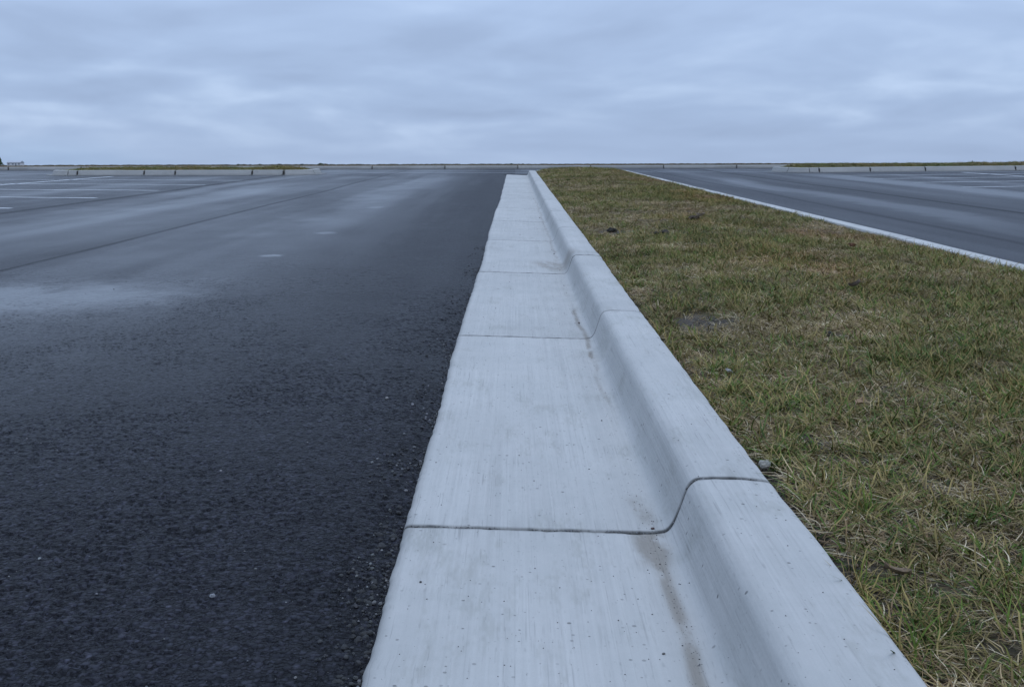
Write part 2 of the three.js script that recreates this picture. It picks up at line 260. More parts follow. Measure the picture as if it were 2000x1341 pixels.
const panProfile = [[-0.15, -0.05], [-0.15, 0.135], [-0.135, 0.15], [-0.03, 0.148], [-0.006, 0.134], [0.02, 0.06], [0.05, 0.010], [0.2, 0.012], [0.22, 0.008], [0.225, -0.05]];
const lowProfile = [[-0.15, -0.05], [-0.15, 0.105], [-0.135, 0.118], [-0.03, 0.117], [-0.008, 0.105], [0.015, 0.05], [0.04, 0.006], [0.05, -0.05]];
const arc = (cx, cd, rx, rd, a0, a1, n = 12) => Array.from({ length: n + 1 }, (_, k) => { const a = mix(a0, a1, k / n); return [cx + rx * Math.cos(a), cd + rd * Math.sin(a)]; });
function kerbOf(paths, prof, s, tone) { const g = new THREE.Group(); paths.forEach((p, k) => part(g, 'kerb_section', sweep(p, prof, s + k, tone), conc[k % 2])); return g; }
{ // far side of the median, then round its end
  const paths = []; for (let k = -1; k < 12; k++) paths.push([[3.36, k * 2.5 + 1], [3.36, k * 2.5 + 3.49]].map(([x, d]) => [x, Math.min(d, 31)]));
  const n = arc(1.98, 31.02, 1.38, 1.7, 0, Math.PI, 20); for (let k = 0; k < 4; k++) paths.push(n.slice(k * 5, k * 5 + 6));
  for (let k = 13; k < 17; k++) paths[k] = paths[k].slice();
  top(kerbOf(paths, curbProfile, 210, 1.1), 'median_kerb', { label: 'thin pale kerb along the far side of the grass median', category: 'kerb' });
}
{ // kerb that closes the lot
  const paths = []; for (let k = 0; k < 24; k++) { const a = -32.3 + k * 2.7; paths.push([[a + 0.015, 38.45], [a + 2.685, 38.45]]); }
  const edge = kerbOf(paths, lowProfile, 260, 0.72); for (let k = 5; k < 20; k++) joint(edge, [-32.3 + k * 2.7, 38.5], [-31.3 + k * 2.7, 38.5], 0.016, 0.114);
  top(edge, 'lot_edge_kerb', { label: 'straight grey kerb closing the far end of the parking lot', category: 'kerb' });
}
function joint(g, [x, d], [x1, d1], w, h) { const m = part(g, 'joint_filler', new THREE.BoxGeometry(w, h, 0.2), fillerMat); m.position.set(x, h / 2 - 0.01, -d); m.rotation.y = Math.atan2(d1 - d, x1 - x); }
function islandOutline(x0, d0, x1, d1, depth, r) { // front edge, then the two ends turning away
  const L = Math.hypot(x1 - x0, d1 - d0), ux = (x1 - x0) / L, ud = (d1 - d0) / L; return { at: (s, t) => [x0 + ux * s - ud * t, d0 + ud * s + ux * t], L, depth, r };
}
function islandKerb(o, joints, s) {
  const g = 0.024, paths = [], c = (cx, ct, a0, a1) => Array.from({ length: 9 }, (_, k) => { const a = mix(a0, a1, k / 8); return o.at(cx + o.r * Math.cos(a), ct + o.r * Math.sin(a)); });
  const all = [o.r, ...joints, o.L - o.r];
  paths.push([...c(o.r, o.r, Math.PI, Math.PI * 1.5)].map((p) => p), [o.at(0, o.depth), o.at(0, o.r + 2 * g)]);
  for (let k = 0; k + 1 < all.length; k++) paths.push([o.at(all[k] + g, 0), o.at(all[k + 1] - g, 0)]);
  paths.push(c(o.L - o.r, o.r, -Math.PI / 2, 0), [o.at(o.L, o.r + 2 * g), o.at(o.L, o.depth)]);
  const k = kerbOf(paths, panProfile, s, 0.8); for (const q of joints) joint(k, o.at(q, 0.055), o.at(q + 1, 0.055), 0.02, 0.13);
  return k;
}
const isleA = islandOutline(-14.3, 31.5, -6.25, 31.3, 1.7, 0.7), isleB = islandOutline(8.75, 32.36, 24, 36.2, 1.5, 0.45);
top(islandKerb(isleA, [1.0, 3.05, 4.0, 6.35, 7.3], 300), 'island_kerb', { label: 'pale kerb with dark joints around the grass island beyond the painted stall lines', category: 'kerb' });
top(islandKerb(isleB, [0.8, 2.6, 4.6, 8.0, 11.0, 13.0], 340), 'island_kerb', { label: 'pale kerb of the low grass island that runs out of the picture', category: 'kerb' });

// ------------------------------------------------------------------ soil under the grass
const soilMap = texture(512, 512, (x, y) => { const f = vnp(x / 32, y / 32, 16, 16, 1) * 0.4 + vnp(x / 8, y / 8, 64, 64, 2) * 0.35 + vnp(x / 3, y / 3, 170, 170, 3) * 0.3; const v = 0.62 + 0.3 * f; return [v, v * 0.95, v * 0.86]; }, true);
const soilBump = texture(512, 512, (x, y) => 0.5 + 0.3 * vnp(x / 16, y / 16, 32, 32, 4) + 0.3 * vnp(x / 5, y / 5, 102, 102, 5));
const soilMat = new THREE.MeshStandardMaterial({ color: 0xffffff, vertexColors: true, map: soilMap, bumpMap: soilBump, bumpScale: 0.01, roughness: 1 });
const BARE = [[0.86, 4.62, 0.17, 0.3], [0.62, 3.7, 0.1, 0.22], [0.64, 2.3, 0.035, 0.3], [1.34, 4.2, 0.06, 0.1], [1.8, 4.1, 0.09, 0.12], [0.82, 2.72, 0.05, 0.09], [0.9, 9.5, 0.22, 0.3], [1.52, 8.15, 0.12, 0.18], [0.64, 1.75, 0.05, 0.2], [1.0, 2.35, 0.05, 0.07], [2.0, 8.1, 0.1, 0.15], [1.9, 3.3, 0.08, 0.1], [1.32, 9.1, 0.1, 0.1]];
const bareness = (X, D) => { let b = 0; for (const [x, d, rx, rd] of BARE) { const v = blob(X, D, x, d, rx, rd); if (v > b) b = v; } return Math.max(ss(0.3, 0.75, b + 0.18 * fbm(X * 9, D * 7, 2, 160)), ss(0.652, 0.622, X + 0.022 * vn(D * 6, 1, 161)) * (0.7 + 0.3 * vn(D * 2, 3, 162))); };
const soilY = (X, D) => { const u = (X - 0.61) / 2.6, c = Math.max(0, 4 * u * (1 - u)); return 0.075 + (0.035 + 0.06 * ss(8, 30, D)) * c ** 0.7 + 0.012 * fbm(X * 2.1, D * 1.7, 3, 150) + 0.006 * fbm(X * 11, D * 9, 2, 151) - 0.02 * ss(0.66, 0.62, X) + 0.016 * ss(2.7, 3.15, X); };
const soilTone = (X, D) => { const b = bareness(X, D), n = fbm(X * 1.3, D * 0.8, 3, 155); return [mix(0.07 + 0.02 * n, 0.075, b), mix(0.054 + 0.015 * n, 0.062, b), mix(0.026, 0.048, b)]; };
const median = new THREE.Group();
{
  const xs = lines([[0.605], [3.22, 0.03]]), ds = lines([[-1], [1.2, 0.2], [31, (v) => Math.max(0.02, 0.012 * v)]]);
  part(median, 'soil', surface(xs.length - 1, ds.length - 1, (i, j) => { const X = xs[i], D = ds[j], c = soilTone(X, D); return [X, soilY(X, D), -D, X / 0.6, D / 0.6, ...c]; }), soilMat);
  part(median, 'soil', surface(24, 10, (i, j) => { const a = mix(0, Math.PI, i / 24), q = 1 - j / 10, X = 1.92 + 1.3 * Math.cos(a) * q, D = 31 + 1.6 * Math.sin(a) * q; return [X, mix(soilY(X, 31), soilY(1.92, 31), 0) - 0.0, -D, X / 0.6, D / 0.6, ...soilTone(X, D)]; }, true), soilMat);
  top(median, 'median_ground', { kind: 'structure', label: 'brown soil of the raised median strip under the grass' });
}
const isleFns = [isleA, isleB].map((o, q) => (s, t) => 0.10 + (q ? 0.12 : 0.09) * ss(0, 1.2, t) * ss(0, 0.8, Math.min(s, o.L - s)) + 0.02 * vn(s * 1.2, t * 1.2, 170 + q));
[isleA, isleB].forEach((o, q) => { const g = surface(40, 16, (i, j) => { const t = mix(0.1, o.depth - 0.1, j / 16), s0 = t < o.r ? o.r - Math.sqrt(Math.max(0, (o.r - 0.06) ** 2 - (o.r - t) ** 2)) : 0.08, s = mix(s0, o.L - s0, i / 40), [X, D] = o.at(s, t); return [X, isleFns[q](s, t), -D, X / 0.6, D / 0.6, 0.11, 0.10, 0.05]; }); top(new THREE.Mesh(g, soilMat), 'island_ground', { kind: 'structure', label: q ? 'soil of the low island beside the lot edge' : 'soil of the island at the end of the stalls' }); });

// land beyond the lot: one sheet to the horizon, level where the lot's slope ends
const EYE_Y = camera.position.y;
const landY = (x, d) => { const r = Math.hypot(x, d); const level = EYE_Y - 0.052 - 0.03 * ss(60, 300, r) - (r > 300 ? 0.15 : 0) + 0.03 * fbm(x * 0.12, d * 0.12, 2, 180) * ss(300, 60, r); const low = EYE_Y - 0.9 + d * Math.tan(GRADE) - 0.25; return mix(low, level, ss(38.3, 38.75, d)); };
{
  const g = lines([[0], [40, 2.5], [200, (v) => 0.12 * v], [4500, (v) => 0.25 * v]]), xs = [...g.slice(1).map((v) => -v).reverse(), ...g];
  const ds = [...lines([[4500 * 0 + 1], [4500, (v) => 0.5 * v + 5]]).map((v) => -v).reverse(), ...lines([[0], [38.2, 4]]), 38.35, 38.5, 38.6, 38.75, ...lines([[39], [60, 0.6], [4500, (v) => 0.12 * v]])];
  const landMat = new THREE.MeshStandardMaterial({ color: 0xffffff, vertexColors: true, map: soilMap, bumpMap: soilBump, bumpScale: 0.03, roughness: 1 });
  const m = new THREE.Mesh(surface(xs.length - 1, ds.length - 1, (i, j) => { const x = xs[i], d = ds[j], n = fbm(x * 0.15, d * 0.08, 3, 190), far = ss(60, 500, d); return [x, landY(x, d), -d, x / 1.5, d / 1.5, mix(0.10 + 0.035 * n, 0.075, far), mix(0.085 + 0.02 * n, 0.085, far), mix(0.05, 0.07, far)]; }), landMat);
  m.name = 'terrain'; m.userData = { kind: 'structure' }; shade(m); scene.add(m);
}

// ------------------------------------------------------------------ grass
const BLADE = { green: [[0.075, 0.112, 0.018], [0.05, 0.085, 0.016], [0.105, 0.13, 0.022], [0.062, 0.098, 0.024], [0.21, 0.16, 0.06]], olive: [[0.155, 0.128, 0.038], [0.19, 0.148, 0.055], [0.11, 0.108, 0.025], [0.25, 0.19, 0.085], [0.12, 0.085, 0.035]], straw: [[0.36, 0.275, 0.155], [0.28, 0.20, 0.11], [0.46, 0.38, 0.255], [0.17, 0.118, 0.06], [0.24, 0.18, 0.075], [0.13, 0.10, 0.035], [0.2, 0.13, 0.07]] };
function tuft(n, len, lean, wide, spread, palette) {
  const P = [], C = [], I = [];
  for (let b = 0; b < n; b++) {
    const az = rr(0, 6.283), px = rr(-1, 1) * spread, pz = rr(-1, 1) * spread, L = rr(len[0], len[1]), w = rr(wide[0], wide[1]) / 2, c = BLADE[palette][Math.floor(rnd() * BLADE[palette].length)], k0 = rr(0.8, 1.2);
    let th = rr(lean[0], lean[1]), bend = rr(0.2, 1.3), x = px, y = -0.008, z = pz, turn = az + rr(-0.5, 0.5); const base = P.length / 3, side = az + 1.57 + rr(-0.7, 0.7), NSEG = 4;
    for (let s = 0; s <= NSEG; s++) {
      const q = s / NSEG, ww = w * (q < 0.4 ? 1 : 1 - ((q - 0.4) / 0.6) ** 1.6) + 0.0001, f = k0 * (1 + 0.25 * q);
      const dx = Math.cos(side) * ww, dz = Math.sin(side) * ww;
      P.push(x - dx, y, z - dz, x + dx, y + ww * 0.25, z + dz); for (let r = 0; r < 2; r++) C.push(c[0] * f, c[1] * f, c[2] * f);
      th = Math.min(1.9, th + bend / NSEG); turn += rr(-0.35, 0.35); x += Math.cos(turn) * Math.sin(th) * L / NSEG; z += Math.sin(turn) * Math.sin(th) * L / NSEG; y = Math.max(0.002 + 0.004 * rnd(), y + Math.cos(th) * L / NSEG);
      if (s < NSEG) { const a = base + s * 2; I.push(a, a + 1, a + 2, a + 1, a + 3, a + 2); }
    }
  }
  const g = new THREE.BufferGeometry(); g.setAttribute('position', new THREE.Float32BufferAttribute(P, 3)); g.setAttribute('color', new THREE.Float32BufferAttribute(C, 3)); g.setIndex(I); g.computeVertexNormals(); return g;
}
const bladeMat = new THREE.MeshPhysicalMaterial({ color: 0xffffff, vertexColors: true, roughness: 0.75, specularIntensity: 0.3, side: THREE.DoubleSide });
const TUFTS = [
  ...[0, 1, 2].map(() => ({ kind: 'green', g: tuft(14, [0.035, 0.09], [0.15, 1.0], [0.002, 0.0038], 0.02, 'green') })),
  ...[0, 1, 2].map(() => ({ kind: 'olive', g: tuft(15, [0.03, 0.075], [0.3, 1.2], [0.0017, 0.0033], 0.03, 'olive') })),
  ...[0, 1, 2, 3].map(() => ({ kind: 'straw', g: tuft(15, [0.035, 0.1], [0.7, 1.55], [0.0013, 0.0027], 0.04, 'straw') })),
];
TUFTS.push(...[0, 1].map(() => ({ kind: 'long', g: tuft(5, [0.08, 0.16], [0.9, 1.5], [0.0014, 0.0028], 0.03, 'straw') })), { kind: 'long', g: tuft(7, [0.08, 0.14], [0.3, 1.1], [0.0024, 0.004], 0.02, 'green') });
const spots = TUFTS.map(() => []);
const greenness = (X, D) => 0.47 + 1.15 * fbm(X * 1.7 + 3, D * 1.1, 3, 401) + 0.6 * fbm(X * 7, D * 5.5, 2, 405) - 0.1 * ss(6, 12, D) * ss(2.0, 3, X) + 0.25 * ss(3.4, 2, D) * ss(0.8, 1.3, X);
function plant(X, y, D, scale, tint, gr, list = spots) {
  const u = rnd(), kind = u < gr * 0.5 ? 'green' : u < 0.33 + gr * 0.35 ? 'olive' : 'straw', c = TUFTS.map((t, k) => (t.kind === kind ? k : -1)).filter((k) => k >= 0);
  list[c[Math.floor(rnd() * c.length)]].push([X, y, D, scale, tint]);
}
for (const [d0, d1, dens] of [[1.1, 4.5, 2200], [4.5, 9, 1650], [9, 18, 850], [18, 32.4, 480]]) {
  const n = Math.round((d1 - d0) * 2.58 * dens);
  for (let k = 0; k < n; k++) {
    const X = rr(0.625, 3.185), D = rr(d0, d1); if (D > 31 && ((X - 1.92) / 1.27) ** 2 + ((D - 31) / 1.5) ** 2 > 1) continue;
    const b = bareness(X, D); if (rnd() < b * 0.88 || rnd() < 0.6 * ss(0.05, 0.5, fbm(X * 14, D * 9, 2, 419))) continue;
    const warm = ss(0.0, 0.55, fbm(X * 1.1 + 7, D * 0.55, 3, 411)) * ss(1, 2.2, X), dk = 0.95 + 0.38 * fbm(X * 2.5, D * 1.6, 3, 415);
    plant(X, soilY(X, Math.min(D, 31)), D, rr(0.5, 1.25) * (1 + 0.15 * vn(X * 5, D * 4, 417)) * (1 + 0.25 * ss(9, 20, D)) * (X < 0.66 ? 0.75 : 1), [dk * (1 + 0.12 * warm), dk * (1 - 0.05 * warm), dk * (1 - 0.08 * warm)], greenness(X, D));
  }
}
for (let k = 0; k < 1500; k++) { const X = rr(0.66, 3.2), D = 1.1 + 6 * rnd() ** 1.4; if (bareness(X, D) < 0.5) spots[TUFTS.length - 1 - Math.floor(rnd() * 3)].push([X, soilY(X, D), D, rr(0.6, 1.05), [0.95, 0.95, 0.95]]); }
for (let k = 0; k < 420; k++) { const D = 1.2 + 14 * rnd() ** 1.5, t = Math.floor(rnd() * TUFTS.length); if (vn(D * 1.9, 3, 480) > -0.1) spots[t].push([0.628 + 0.012 * rnd(), 0.088, D, rr(0.6, 1.0), [0.95, 0.92, 0.85]]); }
function grassGroup(list, name, data) {
  const g = new THREE.Group(), M = new THREE.Matrix4(), Q = new THREE.Quaternion(), E = new THREE.Euler(), S = new THREE.Vector3(), col = new THREE.Color();
  list.forEach((l, t) => {
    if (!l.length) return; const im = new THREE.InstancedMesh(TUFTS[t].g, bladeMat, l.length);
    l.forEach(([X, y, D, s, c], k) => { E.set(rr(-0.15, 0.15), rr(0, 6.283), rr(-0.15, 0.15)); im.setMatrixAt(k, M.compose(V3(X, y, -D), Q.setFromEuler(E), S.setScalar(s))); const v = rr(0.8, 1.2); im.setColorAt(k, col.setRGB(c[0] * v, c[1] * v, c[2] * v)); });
    im.name = TUFTS[t].kind + '_blades'; im.userData = { kind: 'stuff' }; shade(im); g.add(im);
  });
  return top(g, name, { kind: 'stuff', ...data });
}
grassGroup(spots, 'median_grass', { label: 'patchy green and straw coloured turf on the median strip', category: 'grass' });
[isleA, isleB].forEach((o, q) => {
  const list = TUFTS.map(() => []), n = Math.round(o.L * o.depth * 330);
  for (let k = 0; k < n; k++) { const s = rr(0.15, o.L - 0.15), t = rr(0.15, o.depth - 0.1); if (Math.hypot(Math.max(0, o.r - Math.min(s, o.L - s)), Math.max(0, o.r - t)) > o.r - 0.12) continue; const [X, D] = o.at(s, t), w = 1 + 0.2 * fbm(X * 0.7, D * 0.7, 2, 430); plant(X, isleFns[q](s, t), D, rr(0.9, 1.6), [0.95 * w, 1.0, 0.95], q ? 0.35 : 0.75, list); }
  grassGroup(list, 'island_grass', { label: q ? 'olive turf on the low island beside the lot edge' : 'green turf on the island at the end of the stalls', category: 'grass' });
});
{ // rough grass behind the lot's edge, and low growth along the skyline
  const list = TUFTS.map(() => []), inv = TILT.clone().invert(), v = new THREE.Vector3();
  for (let k = 0; k < 26000; k++) { const d = 38.75 + 24 * rnd() ** 2, x = rr(-0.6, 0.6) * d; v.set(x, landY(x, d), -d).applyMatrix4(inv); const w = 0.62 + 0.2 * fbm(x * 0.3, d * 0.3, 2, 440); plant(v.x, v.y, -v.z, rr(0.5, 1.15), [w * 1.2, w * 0.9, w * 0.78], 0.3, list); }
  grassGroup(list, 'rough_grass', { label: 'rough dull grass behind the kerb at the lot end', category: 'grass' });
}

// ------------------------------------------------------------------ loose stones, pebbles, leaves
function rock(s, amp = 0.28, squash = 0.7, detail = 1) {
  const g = new THREE.IcosahedronGeometry(1, detail), p = g.attributes.position;
  for (let k = 0; k < p.count; k++) { const x = p.getX(k), y = p.getY(k), z = p.getZ(k), f = 1 + amp * vn(x * 1.7 + s * 5.1, y * 1.7 + z * 2.3, s) + amp * 0.4 * vn(x * 4 + s, z * 4 - y * 3, s + 3); p.setXYZ(k, x * f, y * f * squash, z * f * (0.75 + 0.2 * H32(s, 2))); }
  g.computeVertexNormals(); return g;
}
const rocks = [1, 2, 3, 4, 5].map((s) => rock(s));
const stoneMat = new THREE.MeshStandardMaterial({ color: 0xffffff, roughness: 0.8 });
const EUL = new THREE.Euler(), QUA = new THREE.Quaternion();
function scatter(name, label, category, places, tint = [1, 1, 1]) {
  const g = new THREE.Group(), by = rocks.map(() => []), M = new THREE.Matrix4(), S = new THREE.Vector3(), c = new THREE.Color();
  for (const p of places) by[Math.floor(rnd() * 5)].push(p);
  by.forEach((l, t) => { if (!l.length) return; const im = new THREE.InstancedMesh(rocks[t], stoneMat, l.length); l.forEach(([X, y, D, r, tone], k) => { EUL.set(rr(-0.4, 0.4), rr(0, 6.28), rr(-0.4, 0.4)); im.setMatrixAt(k, M.compose(V3(X, y + r * 0.35, -D), QUA.setFromEuler(EUL), S.setScalar(r))); im.setColorAt(k, c.setRGB(tone * tint[0] * rr(0.95, 1.06), tone * tint[1], tone * tint[2] * rr(0.95, 1.08))); }); im.name = 'stones'; im.userData = { kind: 'stuff' }; shade(im); g.add(im); });
  top(g, name, { kind: 'stuff', label, category });
}
{
  const gr = [], sp = [];
  for (let k = 0; k < 12000; k++) {
    const D = 1.2 + 8 * rnd() ** 2.2, off = 0.12 * rnd() ** 2 * (0.6 + 0.7 * (0.5 + 0.5 * vn(D * 2.1, 4, 450))), X = lipX(D) - 0.004 - off;
    if (rnd() > 0.12 + 0.95 * ss(0.0, 0.45, fbm(X * 5, D * 2.4, 3, 455))) continue;
    const r = 0.0007 + 0.0048 * rnd() ** 4.5; gr.push([X, asphaltY(X, D, true), D, r, rnd() < 0.22 ? rr(0.05, 0.15) : rr(0.012, 0.045)]);
  }
  for (let k = 0; k < 170; k++) { const D = 1.3 + 6 * rnd() ** 1.5, X = -0.3 - 2.6 * rnd() * Math.min(1, D / 4); gr.push([X, asphaltY(X, D, true), D, 0.001 + 0.0035 * rnd() ** 3, rr(0.06, 0.2)]); }
  for (const [X, D, r] of [[-0.467, 3.6, 0.0065], [-0.364, 3.5, 0.006], [-0.62, 1.95, 0.006]]) gr.push([X, asphaltY(X, D, true), D, r, 0.17]);
  for (let k = 0; k < 150; k++) { const D = 1.2 + 1.3 * rnd() ** 1.5, X = lipX(D) - 0.004 - 0.05 * rnd(); gr.push([X, asphaltY(X, D, true) - 0.003, D, rr(0.005, 0.011) * (0.5 + 0.5 * rnd()), rr(0.012, 0.022)]); }
  scatter('loose_gravel', 'loose grey gravel along the broken asphalt edge beside the gutter', 'gravel', gr);
  for (let k = 0; k < 2600; k++) { const D = 1.2 + 12 * rnd() ** 1.6, fl = rnd() < 0.6, X = fl ? 0.325 + 0.03 * (rnd() + rnd() - 1) : rr(-0.25, 0.6); if (fl && rnd() > 0.25 + dirt(X, D) * 2) continue; sp.push([X, gutterY(X) + wave(X, D) - 0.0002, D, 0.0005 + 0.0011 * rnd() ** 3, rr(0.03, 0.12)]); }
  for (const [D0, n] of [[JOINT0 + STEP, 420], [JOINT0 + 2 * STEP, 200]]) for (let k = 0; k < n; k++) { const X = -0.26 + 0.86 * rnd() ** 0.9; if (vn(X * 22, D0, 470) < -0.15) continue; sp.push([X, gutterY(X) + wave(X, D0) - rr(0.0005, 0.004), D0 + rr(-0.0045, 0.0045), 0.0006 + 0.0014 * rnd() ** 2, rr(0.02, 0.2)]); }
  scatter('grit', 'fine dark grit washed along the concrete gutter', 'grit', sp);
}
{
  const cr = []; for (let k = 0; k < 2600; k++) { const D = 1.2 + 9 * rnd() ** 1.6, X = 0.622 + 0.06 * rnd() ** 1.6 + 0.006 * vn(D * 1.1, 2, 140); cr.push([X, soilY(X, D) + 0.004 * rnd(), D, 0.0012 + 0.0045 * rnd() ** 3, rr(0.02, 0.09)]); }
  scatter('soil_crumbs', 'crumbly dark soil in the gap between kerb back and turf', 'soil', cr, [1.5, 1.05, 0.7]);
}
const pebbleMat = [0.05, 0.035, 0.08].map((t) => new THREE.MeshStandardMaterial({ color: new THREE.Color(t * 1.05, t, t * 0.95), roughness: 0.85 }));
const claret = new THREE.MeshStandardMaterial({ color: new THREE.Color(0.06, 0.03, 0.025), roughness: 0.7 });
const PEB = [[0.31, 17.6, 7.5], [0.27, 17.36, 4.4], [0.13, 14.71, 5], [0.24, 11.21, 4.8], [0.05, 10.45, 5.3], [0.33, 10.66, 3.6], [0.33, 9.69, 4.9], [0.32, 9, 3.8], [0.33, 7.54, 4.8], [-0.16, 7.62, 4.2], [-0.09, 7.5, 2.5], [-0.17, 6.78, 2.6], [-0.04, 6.81, 3.5], [-0.1, 6.7, 2.3], [-0.11, 6.47, 3.3], [-0.03, 6.49, 3.3], [-0.2, 6.52, 2.2], [0.32, 6.7, 5.1], [0.32, 6.37, 2.7], [0.33, 6.23, 2.1], [0.31, 6.09, 2.1], [-0.22, 6.13, 2.6], [-0.11, 5.67, 3.1], [-0.11, 5.51, 2.6], [-0.17, 5.36, 2.5], [-0.24, 5.43, 2.1], [-0.18, 5.63, 2.2], [0.17, 5.69, 2.4], [0.31, 5.25, 3.3], [-0.13, 5.05, 2.1], [0.19, 4.88, 2.1], [0.34, 4.52, 2.3], [0.33, 12.07, 5.6], [0.32, 14.22, 4.8], [0.33, 16.95, 5], [0.01, 2.92, 2.8], [0.05, 2.69, 2.8], [0.18, 3.05, 2.5], [0.21, 2.81, 3], [0.29, 3.34, 4.3], [0.26, 2.73, 2.2], [0.32, 2.59, 2.1], [0.34, 2.4, 2.5], [-0.23, 2.83, 2.7], [-0.19, 2.48, 2.2], [-0.19, 2.23, 2.2], [0.32, 2.14, 2.8], [0.29, 2.09, 1.5], [0.16, 2.04, 1.6], [0.21, 2.07, 1.7], [-0.18, 1.93, 2.2], [0.2, 1.86, 2.4], [0.27, 1.89, 2.3], [0.15, 1.9, 1.5], [0.25, 1.96, 2.1], [0.24, 1.71, 1.7], [0.26, 1.71, 1.5], [0.14, 1.85, 1.5], [0.05, 1.74, 1.7], [-0.01, 1.67, 1.6], [-0.1, 1.72, 1.4], [-0.21, 1.7, 1.5]];
function peb(X, D, size, mat, data, shape = rocks[Math.floor(rnd() * 5)]) {
  const m = new THREE.Mesh(shape, mat), r = size / 2000; m.scale.set(r, r * 0.8, r); m.rotation.y = rr(0, 6.28); m.position.set(X, gutterY(X) + wave(X, D) + r * 0.42, -D); return top(m, 'pebble', data);
}
for (const [X, D, s] of PEB) peb(X, D, s * 1.4, pebbleMat[Math.floor(rnd() * 3)], { label: 'tiny dark pebble lying on the pale concrete gutter', category: 'pebble', group: 'pebbles scattered in the gutter' });
peb(0.332, 5.26, 11, claret, { label: 'round reddish brown pebble on the dirt streak in the gutter', category: 'pebble' });
peb(0.31, 12.98, 15, pebbleMat[1], { label: 'dark lump against the kerb far along the gutter', category: 'pebble' });
peb(0.33, 8.68, 12, pebbleMat[1], { label: 'dark pebble above the fan of washed soil in the gutter', category: 'pebble' });
peb(0.332, 2.352, 9, claret, { label: 'brown crumb of dirt resting at the first open joint', category: 'pebble' });
peb(0.27, 1.73, 6, pebbleMat[2], { label: 'flat grey flake beside the soil streak near the kerb foot', category: 'pebble' });
peb(-0.2, 2.01, 6, pebbleMat[1], { label: 'black crumb of tar near the asphalt edge of the gutter', category: 'pebble' });

function leafGeo(L, W, curl, s) {
  return surface(8, 4, (i, j) => { const u = i / 8, v = (j / 4 - 0.5) * 2, w = W * Math.sin(Math.PI * Math.min(1, u * 0.96 + 0.02)) ** 0.8 * (1 + 0.18 * vn(u * 9, j, s)); return [(u - 0.5) * L, curl * (v * v * 0.35 + (u - 0.5) ** 2 * 0.7) * W + 0.12 * W * vn(u * 4, v * 2, s + 4) + 0.002, v * w * 0.5, u, v]; });
}
const leafMat = (r, g, b) => new THREE.MeshStandardMaterial({ color: new THREE.Color(r, g, b), roughness: 0.8, side: THREE.DoubleSide, map: worn });
function leaf(X, D, L, c, label, turn, lift = 0.03) {
  const g = new THREE.Group(); g.position.set(X, soilY(X, D) + lift, -D); g.rotation.set(rr(-0.25, 0.25), turn, rr(-0.25, 0.25)); const s = Math.round(X * 1000);
  part(g, 'blade', leafGeo(L, L * 0.62, 0.9, s), leafMat(...c));
  part(g, 'stalk', new THREE.TubeGeometry(new THREE.CatmullRomCurve3([V3(-L * 0.5, 0.01, 0), V3(-L * 0.68, 0.008, L * 0.05), V3(-L * 0.85, 0.002, L * 0.12)]), 6, 0.0011, 5), leafMat(c[0] * 0.6, c[1] * 0.6, c[2] * 0.6));
  top(g, 'dry_leaf', { label, category: 'leaf' });
}
leaf(1.95, 10.8, 0.1, [0.40, 0.32, 0.24], 'pale curled leaf lying beside a dark clod far up the turf', 0.4, 0.045);
leaf(1.82, 5.45, 0.075, [0.20, 0.15, 0.12], 'grey brown curled leaf in the middle of the turf', 2.2);
leaf(2.55, 7.75, 0.09, [0.26, 0.12, 0.07], 'reddish brown leaf near the far kerb of the median', 1.1);
leaf(1.04, 3.0, 0.045, [0.38, 0.25, 0.15], 'tan folded leaf on the turf not far from the kerb', 0.7);
leaf(0.745, 3.5, 0.03, [0.4, 0.38, 0.36], 'small whitish scrap in the grass behind the kerb', 1.9);
leaf(0.72, 1.82, 0.05, [0.22, 0.15, 0.09], 'narrow brown leaf near the bottom of the turf beside the kerb', 2.8, 0.018);
leaf(0.6, 5.22, 0.03, [0.14, 0.10, 0.08], 'small dark leaf caught on the back edge of the kerb', 1.3, 0.038);
function clod(X, D, r, tone, label) { const m = new THREE.Mesh(rock(Math.round(X * 100 + D * 10), 0.4, 0.6, 3), new THREE.MeshStandardMaterial({ color: new THREE.Color(tone[0], tone[1], tone[2]), roughness: 1, map: soilMap, bumpMap: soilBump, bumpScale: 0.004 })); m.scale.setScalar(r); m.rotation.y = rr(0, 6.28); m.position.set(X, soilY(X, D) + r * 0.45, -D); top(m, 'soil_clod', { label, category: 'clod' }); }
clod(1.88, 10.8, 0.05, [0.08, 0.06, 0.045], 'dark clod of earth beside the pale curled leaf');
clod(1.32, 9.05, 0.045, [0.06, 0.05, 0.04], 'black clod standing up from the turf in the middle distance');
clod(1.25, 9.1, 0.03, [0.04, 0.034, 0.028], 'low dark crumb of earth just beside the black clod');
clod(1.34, 5.8, 0.024, [0.035, 0.03, 0.022], 'small dark stub of earth in the centre of the turf');
clod(0.9, 9.55, 0.04, [0.04, 0.036, 0.03], 'flat dark clod on the bare patch close to the kerb');
clod(1.31, 4.22, 0.022, [0.045, 0.038, 0.032], 'small brown clod among straw below the bare patch');
const crumb = clod.bind(null);
{ const m = new THREE.Mesh(rock(91, 0.45, 0.75, 2), conc[0].clone()); m.material.vertexColors = false; m.material.map = soilMap; m.scale.setScalar(0.015); m.position.set(0.628, 0.108, -2.47); top(m, 'concrete_crumb', { label: 'broken concrete crumb against the kerb back at the first open joint', category: 'rubble' }); }

